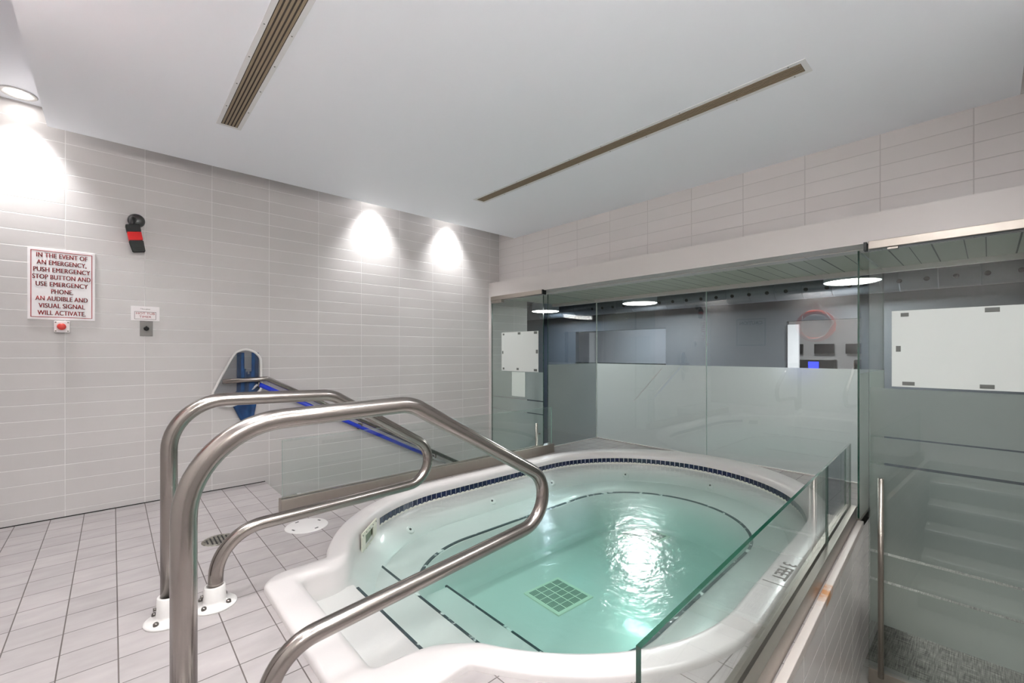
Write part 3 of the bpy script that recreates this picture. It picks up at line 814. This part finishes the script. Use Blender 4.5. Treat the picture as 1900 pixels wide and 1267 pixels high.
# ------------------------------------------------------------------ glass walls of the alcove and the doors
def pane(name, p, q, z0, z1, edge, mat=None, th=.010):
    """glass slab from p to q (xy)"""
    P, Q = V(*p, 0), V(*q, 0); d = (Q-P); L = d.length; R = Matrix.Rotation(math.atan2(d.y, d.x), 4, 'Z'); R.translation = P
    m = MB(); m.box(0, -th/2, z0, L, th/2, z1)
    for f in m.bm.faces:
        f.normal_update()
        if abs(f.normal.y) < .5: f.material_index = 1
    m.xf(R); return m.build(name, [mat or M['glass'], edge])
ALX, YL, YR = 1.03, -.765, -3.655
FZ = .978
def add_film(parent, p, q, z0, z1, off):
    P, Q = V(*p, 0), V(*q, 0); d = (Q-P).normalized(); nn = V(-d.y, d.x, 0)*off
    m = MB(); m.quad(P+nn+V(0, 0, z0), Q+nn+V(0, 0, z0), Q+nn+V(0, 0, z1), P+nn+V(0, 0, z1)); return m.build('frosted_film', M['film'], parent, fixn=False)
w1 = struct(pane('window_1', (.09, YL), (ALX, YL), .006, 1.80, M['greenedge'])); add_film(w1, (.09, YL), (ALX, YL), .006, FZ, .007)
w2 = struct(pane('window_2', (ALX, YL-.004), (ALX, -2.197), .006, 1.785, M['lightedge'])); add_film(w2, (ALX, YL-.004), (ALX, -2.197), .006, FZ, .007)
w3 = struct(pane('window_3', (ALX, -2.203), (ALX, YR), .006, 1.785, M['lightedge'])); add_film(w3, (ALX, -2.203), (ALX, YR), .006, FZ, .007)
w4 = struct(pane('window_4', (.02, YR), (ALX, YR), .006, 1.80, M['greenedge'])); add_film(w4, (.02, YR), (ALX, YR), .006, FZ, -.007)
slab('trim_5', ALX-.008, -2.2015, .006, ALX+.008, -2.1985, 1.785, M['silicone'])
slab('trim_6', ALX-.01, YL-.006, .006, ALX-.002, YL+.002, 1.80, M['silicone'])
slab('trim_7', ALX-.012, YR, 0, ALX+.012, YL, .010, M['soffit'])
slab('trim_8', .05, YL-.008, 0, ALX, YL+.010, .010, M['soffit'])
slab('trim_9', .0, YR-.012, 0, ALX, YR+.012, .012, M['steel2'])

m = MB(); m.quad((ALX-.0065, -1.688, .938), (ALX-.0065, -1.694, .932), (ALX-.0065, -1.318, .517), (ALX-.0065, -1.313, .523)); m.build('scratch', M['white'], w2)

def glass_door(name, y0, y1, x, handle_y, hz, hinge_left, header=(1.765, 1.815)):
    t = bpy.data.objects.new(name, None); C.objects.link(t); struct(t)
    a, b = min(y0, y1), max(y0, y1)
    g_ = pane('glass_leaf', (x, b), (x, a), ZLO+.10, header[0]-.01, M['greenedge'], M['dglass'], .012); g_.parent = t
    MB().box(x-.028, a, header[0], x+.022, b, header[1], .003).build('header_rail', M['steel2'], t)
    MB().box(x-.026, b-.20 if hinge_left else a, header[0]-.035, x+.02, b-.02 if hinge_left else a+.18, header[0]-.002, .002).build('pivot_patch', M['steel2'], t) if hinge_left else \
        MB().box(x-.022, b-.14, header[0]-.016, x+.016, b-.09, header[0]-.002, .002).build('door_stop', M['steel2'], t)
    MB().box(x-.02, a, ZLO+.012, x+.02, b, ZLO+.105, .002).build('bottom_rail', M['steel2'], t)
    h = MB(); h.cyl((x-.055, handle_y, hz[0]), (x-.055, handle_y, hz[1]), .0145, n=24)
    for zz in (hz[0]+.12, hz[1]-.12): h.cyl((x-.055, handle_y, zz), (x+.002, handle_y, zz), .008, n=14)
    h.build('door_handle', M['steel2'], t)
    # frosted film with clear bands left out
    bands = [(.0, 0)]
    return t
def film_bands(parent, x, y0, y1, top, bottom, gaps):
    z = top
    for g0, g1 in sorted(gaps, reverse=True)+[(bottom, bottom)]:
        if z-g1 > .002: 
            m = MB(); m.quad((x, y0, g1), (x, y1, g1), (x, y1, z), (x, y0, z)); m.build('frosted_film', M['film'], parent)
        z = g0
d1 = glass_door('door_1', -.045, -.925, -.155, -.875, (-.35, .34), True)
film_bands(d1, -.1465, -.05, -.92, .90, -.56, [(.425, .436), (.57, .583)])
d2 = glass_door('door_2', -3.735, -4.64, -.155, -3.80, (-.86, .355), False)
film_bands(d2, -.1465, -3.74, -4.635, .90, -.56, [(.595, .604), (.425, .440), (-.128, -.112), (-.30, -.285)])
# narrow fixed glass beside door 1 and clamp
w5 = struct(pane('window_5', (-.155, -.935), (-.155, -1.0), .09, 1.80, M['greenedge'], M['glass'])) if False else None
MB().box(-.185, -.945, 1.76, -.13, -.930, 1.812).build('trim_10', M['gasket'])['kind'] = 'structure'
MB().box(-.185, -3.728, 1.76, -.13, -3.712, 1.812).build('trim_11', M['gasket'])['kind'] = 'structure'
# patch plate at foot of right door
# back of notices on the doors
def board(name, label, cat, y0, y1, z0, z1, taps, x=-.1635, mat=None, tm=None):
    t = thing(name, label, cat, (x, (y0+y1)/2, z0))
    h = (y1-y0)/2
    MB().box(-.002, -abs(h), 0, .001, abs(h), z1-z0, .0005).build('board', mat or M['paper'], t)
    for (u, v, a, b) in taps:
        yy = (y0+(y1-y0)*u)-(y0+y1)/2; zz = (z1-z0)*v
        MB().box(-.0032, yy-a/2, zz-b/2, -.0018, yy+a/2, zz+b/2).build('tape_square', M['greytape'], t)
    return t
board('door_notice', 'white square notice back with eight grey tape squares on the left glass door', 'notice', -.235, -.857, .90, 1.362,
      [(.06, .95, .03, .022), (.50, .96, .045, .026), (.93, .96, .05, .028), (.035, .48, .022, .035), (.965, .50, .03, .042), (.06, .06, .03, .024), (.46, .06, .035, .025), (.93, .05, .05, .025)])
board('paper_sheet', 'small blank paper sheet taped beneath the notice on the left glass door', 'paper', -.42, -.645, .607, .893, [], mat=plain('thin paper', (196, 205, 198), .7))
board('door_notice', 'large white board back with grey tape strips on the right glass door', 'notice', -3.845, -4.60, .915, 1.372,
      [(.078, .945, .036, .022), (.545, .955, .055, .025), (.93, .95, .05, .025), (.04, .50, .022, .035), (.10, .045, .055, .022), (.52, .045, .055, .022), (.94, .05, .05, .022)])

# ------------------------------------------------------------------ the room beyond the glass
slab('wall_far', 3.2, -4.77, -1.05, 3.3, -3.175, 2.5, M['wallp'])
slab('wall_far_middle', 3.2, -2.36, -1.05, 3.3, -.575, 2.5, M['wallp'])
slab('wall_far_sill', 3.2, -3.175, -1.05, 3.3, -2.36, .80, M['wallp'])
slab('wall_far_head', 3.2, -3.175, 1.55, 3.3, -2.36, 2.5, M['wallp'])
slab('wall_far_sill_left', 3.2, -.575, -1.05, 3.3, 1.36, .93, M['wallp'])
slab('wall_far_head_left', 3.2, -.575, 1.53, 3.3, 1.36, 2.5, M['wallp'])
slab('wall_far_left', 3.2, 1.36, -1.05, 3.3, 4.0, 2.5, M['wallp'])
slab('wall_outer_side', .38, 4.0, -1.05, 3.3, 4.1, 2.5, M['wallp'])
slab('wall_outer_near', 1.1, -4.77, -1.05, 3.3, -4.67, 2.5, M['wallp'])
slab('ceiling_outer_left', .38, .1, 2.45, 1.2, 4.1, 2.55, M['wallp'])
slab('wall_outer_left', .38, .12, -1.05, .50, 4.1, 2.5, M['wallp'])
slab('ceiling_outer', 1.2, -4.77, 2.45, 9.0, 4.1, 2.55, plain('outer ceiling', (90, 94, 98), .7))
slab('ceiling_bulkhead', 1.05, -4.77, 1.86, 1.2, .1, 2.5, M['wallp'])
slab('floor_outer', .38, .1, ZLO-.08, 3.3, 4.1, ZLO-.012, M['carpet'])
slab('trim_12', 3.185, -.575, .89, 3.215, 1.36, .93, M['gasket'])
slab('trim_13', 3.15, -2.515, .80, 3.2, -2.385, 1.50, plain('pale column', (190, 190, 194), .5))
slab('wall_gym', 6.2, -4.77, -1.05, 6.3, 4.1, 2.5, M['gym'])
slab('wall_gym_side', 3.3, 4.0, -1.05, 6.3, 4.1, 2.5, M['gym'])
slab('wall_gym_near', 3.3, -4.77, -1.05, 6.3, -4.67, 2.5, M['gym'])
slab('floor_gym', 3.3, -4.77, ZLO-.08, 6.3, 4.1, ZLO-.012, M['carpet'])

t = thing('air_duct', 'round galvanised air duct with dark nozzles running behind the glass wall', 'duct', (2.72, 0, 1.94))
mb = MB(); mb.cyl((0, -4.6, 0), (0, 3.9, 0), .15, n=40)
y = -4.5
while y < 3.8:
    mb.cyl((0, y, 0), (0, y+.012, 0), .153, n=40); y += .3
mb.build('duct_body', M['duct'], t)
for k in range(24):
    y = -4.45+.2145*k; a = math.radians(200)
    nn = V(math.cos(a), 0, math.sin(a))
    MB().lathe([(0, .004), (.02, .004), (.024, .0), (.024, -.01)], V(0, y, 0)+nn*.15, nn, 16).build('nozzle', M['dark'], t)
def drum_lamp(x, y, z, r, label, power, lc=(.95, .98, 1)):
    t = thing('drum_lamp', label, 'ceiling lamp', (x, y, z), 0, 'round drum lamps beyond the glass')
    MB().lathe([(r, 0), (r, .14), (r*.96, .15), (0, .15)], n=48).build('drum', M['drum'], t)
    MB().lathe([(0, -.004), (r*.95, -.004), (r*.98, .001)], n=48).build('diffuser', M['lamp'], t)
    MB().cyl((0, 0, .14), (0, 0, 2.45-z), .012, n=12).build('rod', M['bolt'], t)
    l = bpy.data.lights.new('lamp_light', 'AREA'); l.shape = 'DISK'; l.size = r*1.8; l.energy = power; l.color = lc
    o = bpy.data.objects.new('lamp_light', l); C.objects.link(o); o.parent = t; o.location = (0, 0, -.012)
drum_lamp(2.2, -.69, 1.86, .25, 'white drum lamp behind the left pane of the back glass', 19)
drum_lamp(2.2, -3.25, 1.88, .25, 'white drum lamp behind the right end of the back glass', 19)
drum_lamp(2.25, 1.3, 1.88, .25, 'white drum lamp seen through the side glass of the alcove', 11, (.62, .80, 1))
drum_lamp(4.8, -2.2, 2.2, .3, 'round lamp lighting the gym beyond the far window', 3)
drum_lamp(4.8, 1.2, 2.2, .3, 'round lamp beyond the left window of the outer room', 9, (.62, .80, 1))

# gym things beyond the far right window
def screen(y0, y1, z0, z1, label):
    t = thing('wall_screen', label, 'screen', (6.19, (y0+y1)/2, z0), 0, 'dark screens on the gym wall')
    h = abs(y1-y0)/2
    MB().box(-.05, -h, 0, -.005, h, z1-z0, .006).build('casing', M['black'], t)
    MB().box(-.052, -h+.015, .015, -.0495, h-.015, z1-z0-.015).build('display', M['screen'], t)
k = 9.86/8.66                                       # the gym wall stands a little farther than the plane measured
def gy(y): return -4.2445+(y+4.2445)*k
def gz_(z): return 1.1216+(z-1.1216)*k
screen(gy(-2.279), gy(-2.55), gz_(1.10), gz_(1.262), 'dark rectangular screen on the gym wall, middle of the far window')
screen(gy(-2.70), gy(-2.93), gz_(1.10), gz_(1.262), 'dark rectangular screen on the gym wall, right side of the far window')
screen(gy(-2.02), gy(-2.12), gz_(1.10), gz_(1.262), 'dark screen on the gym wall, left edge of the far window')
def treadmill(x, y, label, blue):
    t = thing('treadmill', label, 'treadmill', (x, y, ZLO-.012), 0, 'exercise machines in the gym')
    MB().box(-.2, -.35, 0, 1.5, .35, .16, .02).build('running_deck', M['black'], t)
    for s in (-1, 1): MB().tube([(-.1, s*.33, .1), (-.3, s*.33, 1.55)], .03, 12).build('upright', M['alu'], t)
    MB().box(-.42, -.28, 1.5, -.3, .28, 1.98, .02).build('console', M['black'], t)
    if blue: MB().box(-.425, -.068, 1.846, -.418, .063, 1.942).build('display', M['bluescr'], t)
    MB().tube([(-.28, -.35, 1.6), (.05, -.35, 1.62)], .02, 10).build('handle', M['black'], t)
treadmill(4.6, -2.445, 'treadmill with a lit blue console display beyond the far window', True)
treadmill(4.6, -3.21, 'treadmill with a dark console at the right of the far window', False)

# ------------------------------------------------------------------ things on the wall behind the camera (seen as reflections)
t = thing('life_ring', 'orange life ring with white rope, seen reflected in the back glass', 'life ring', (-4.25, -2.0, 1.63))
pts = [(.06, .285*math.cos(2*PI*k/64), .265*math.sin(2*PI*k/64)) for k in range(64)]
MB().tube(pts, .042, 18, closed=True).build('ring', M['orange'], t)
rp = [(.115, .25*math.cos(a_), .25*math.sin(a_)-.02) for a_ in (PI*.25, PI*.1, -.1, -.5)]
MB().tube([(.10, .20, .20), (.02, .0, .50), (.10, -.20, .20), (.11, -.30, .05), (.11, -.16, -.18), (.11, -.05, -.25), (.11, .10, -.26), (.11, .2, -.1), (.10, .20, .20)], .008, 8).build('rope', M['rope'], t)
t = thing('caution_sign', 'pale framed CAUTION sign seen mirrored in the back glass', 'sign', (-4.25, -.84, 1.55))
MB().box(0, -.30, -.30, .008, .30, .30, .001).build('sign_board', plain('pale sign', (190, 192, 190), .5), t)
mb = MB(); 
for (a0, b0, a1, b1) in ((-.28, -.28, .28, -.272), (-.28, .272, .28, .28), (-.28, -.28, -.272, .28), (.272, -.28, .28, .28)): mb.box(.0075, a0, b0, .0095, a1, b1)
mb.build('border', M['greytape'], t)
text('lettering', 'CAUTION', .10, M['greytape'], t, (.0095, 0, .19), (PI/2, 0, PI/2), bold=.002)
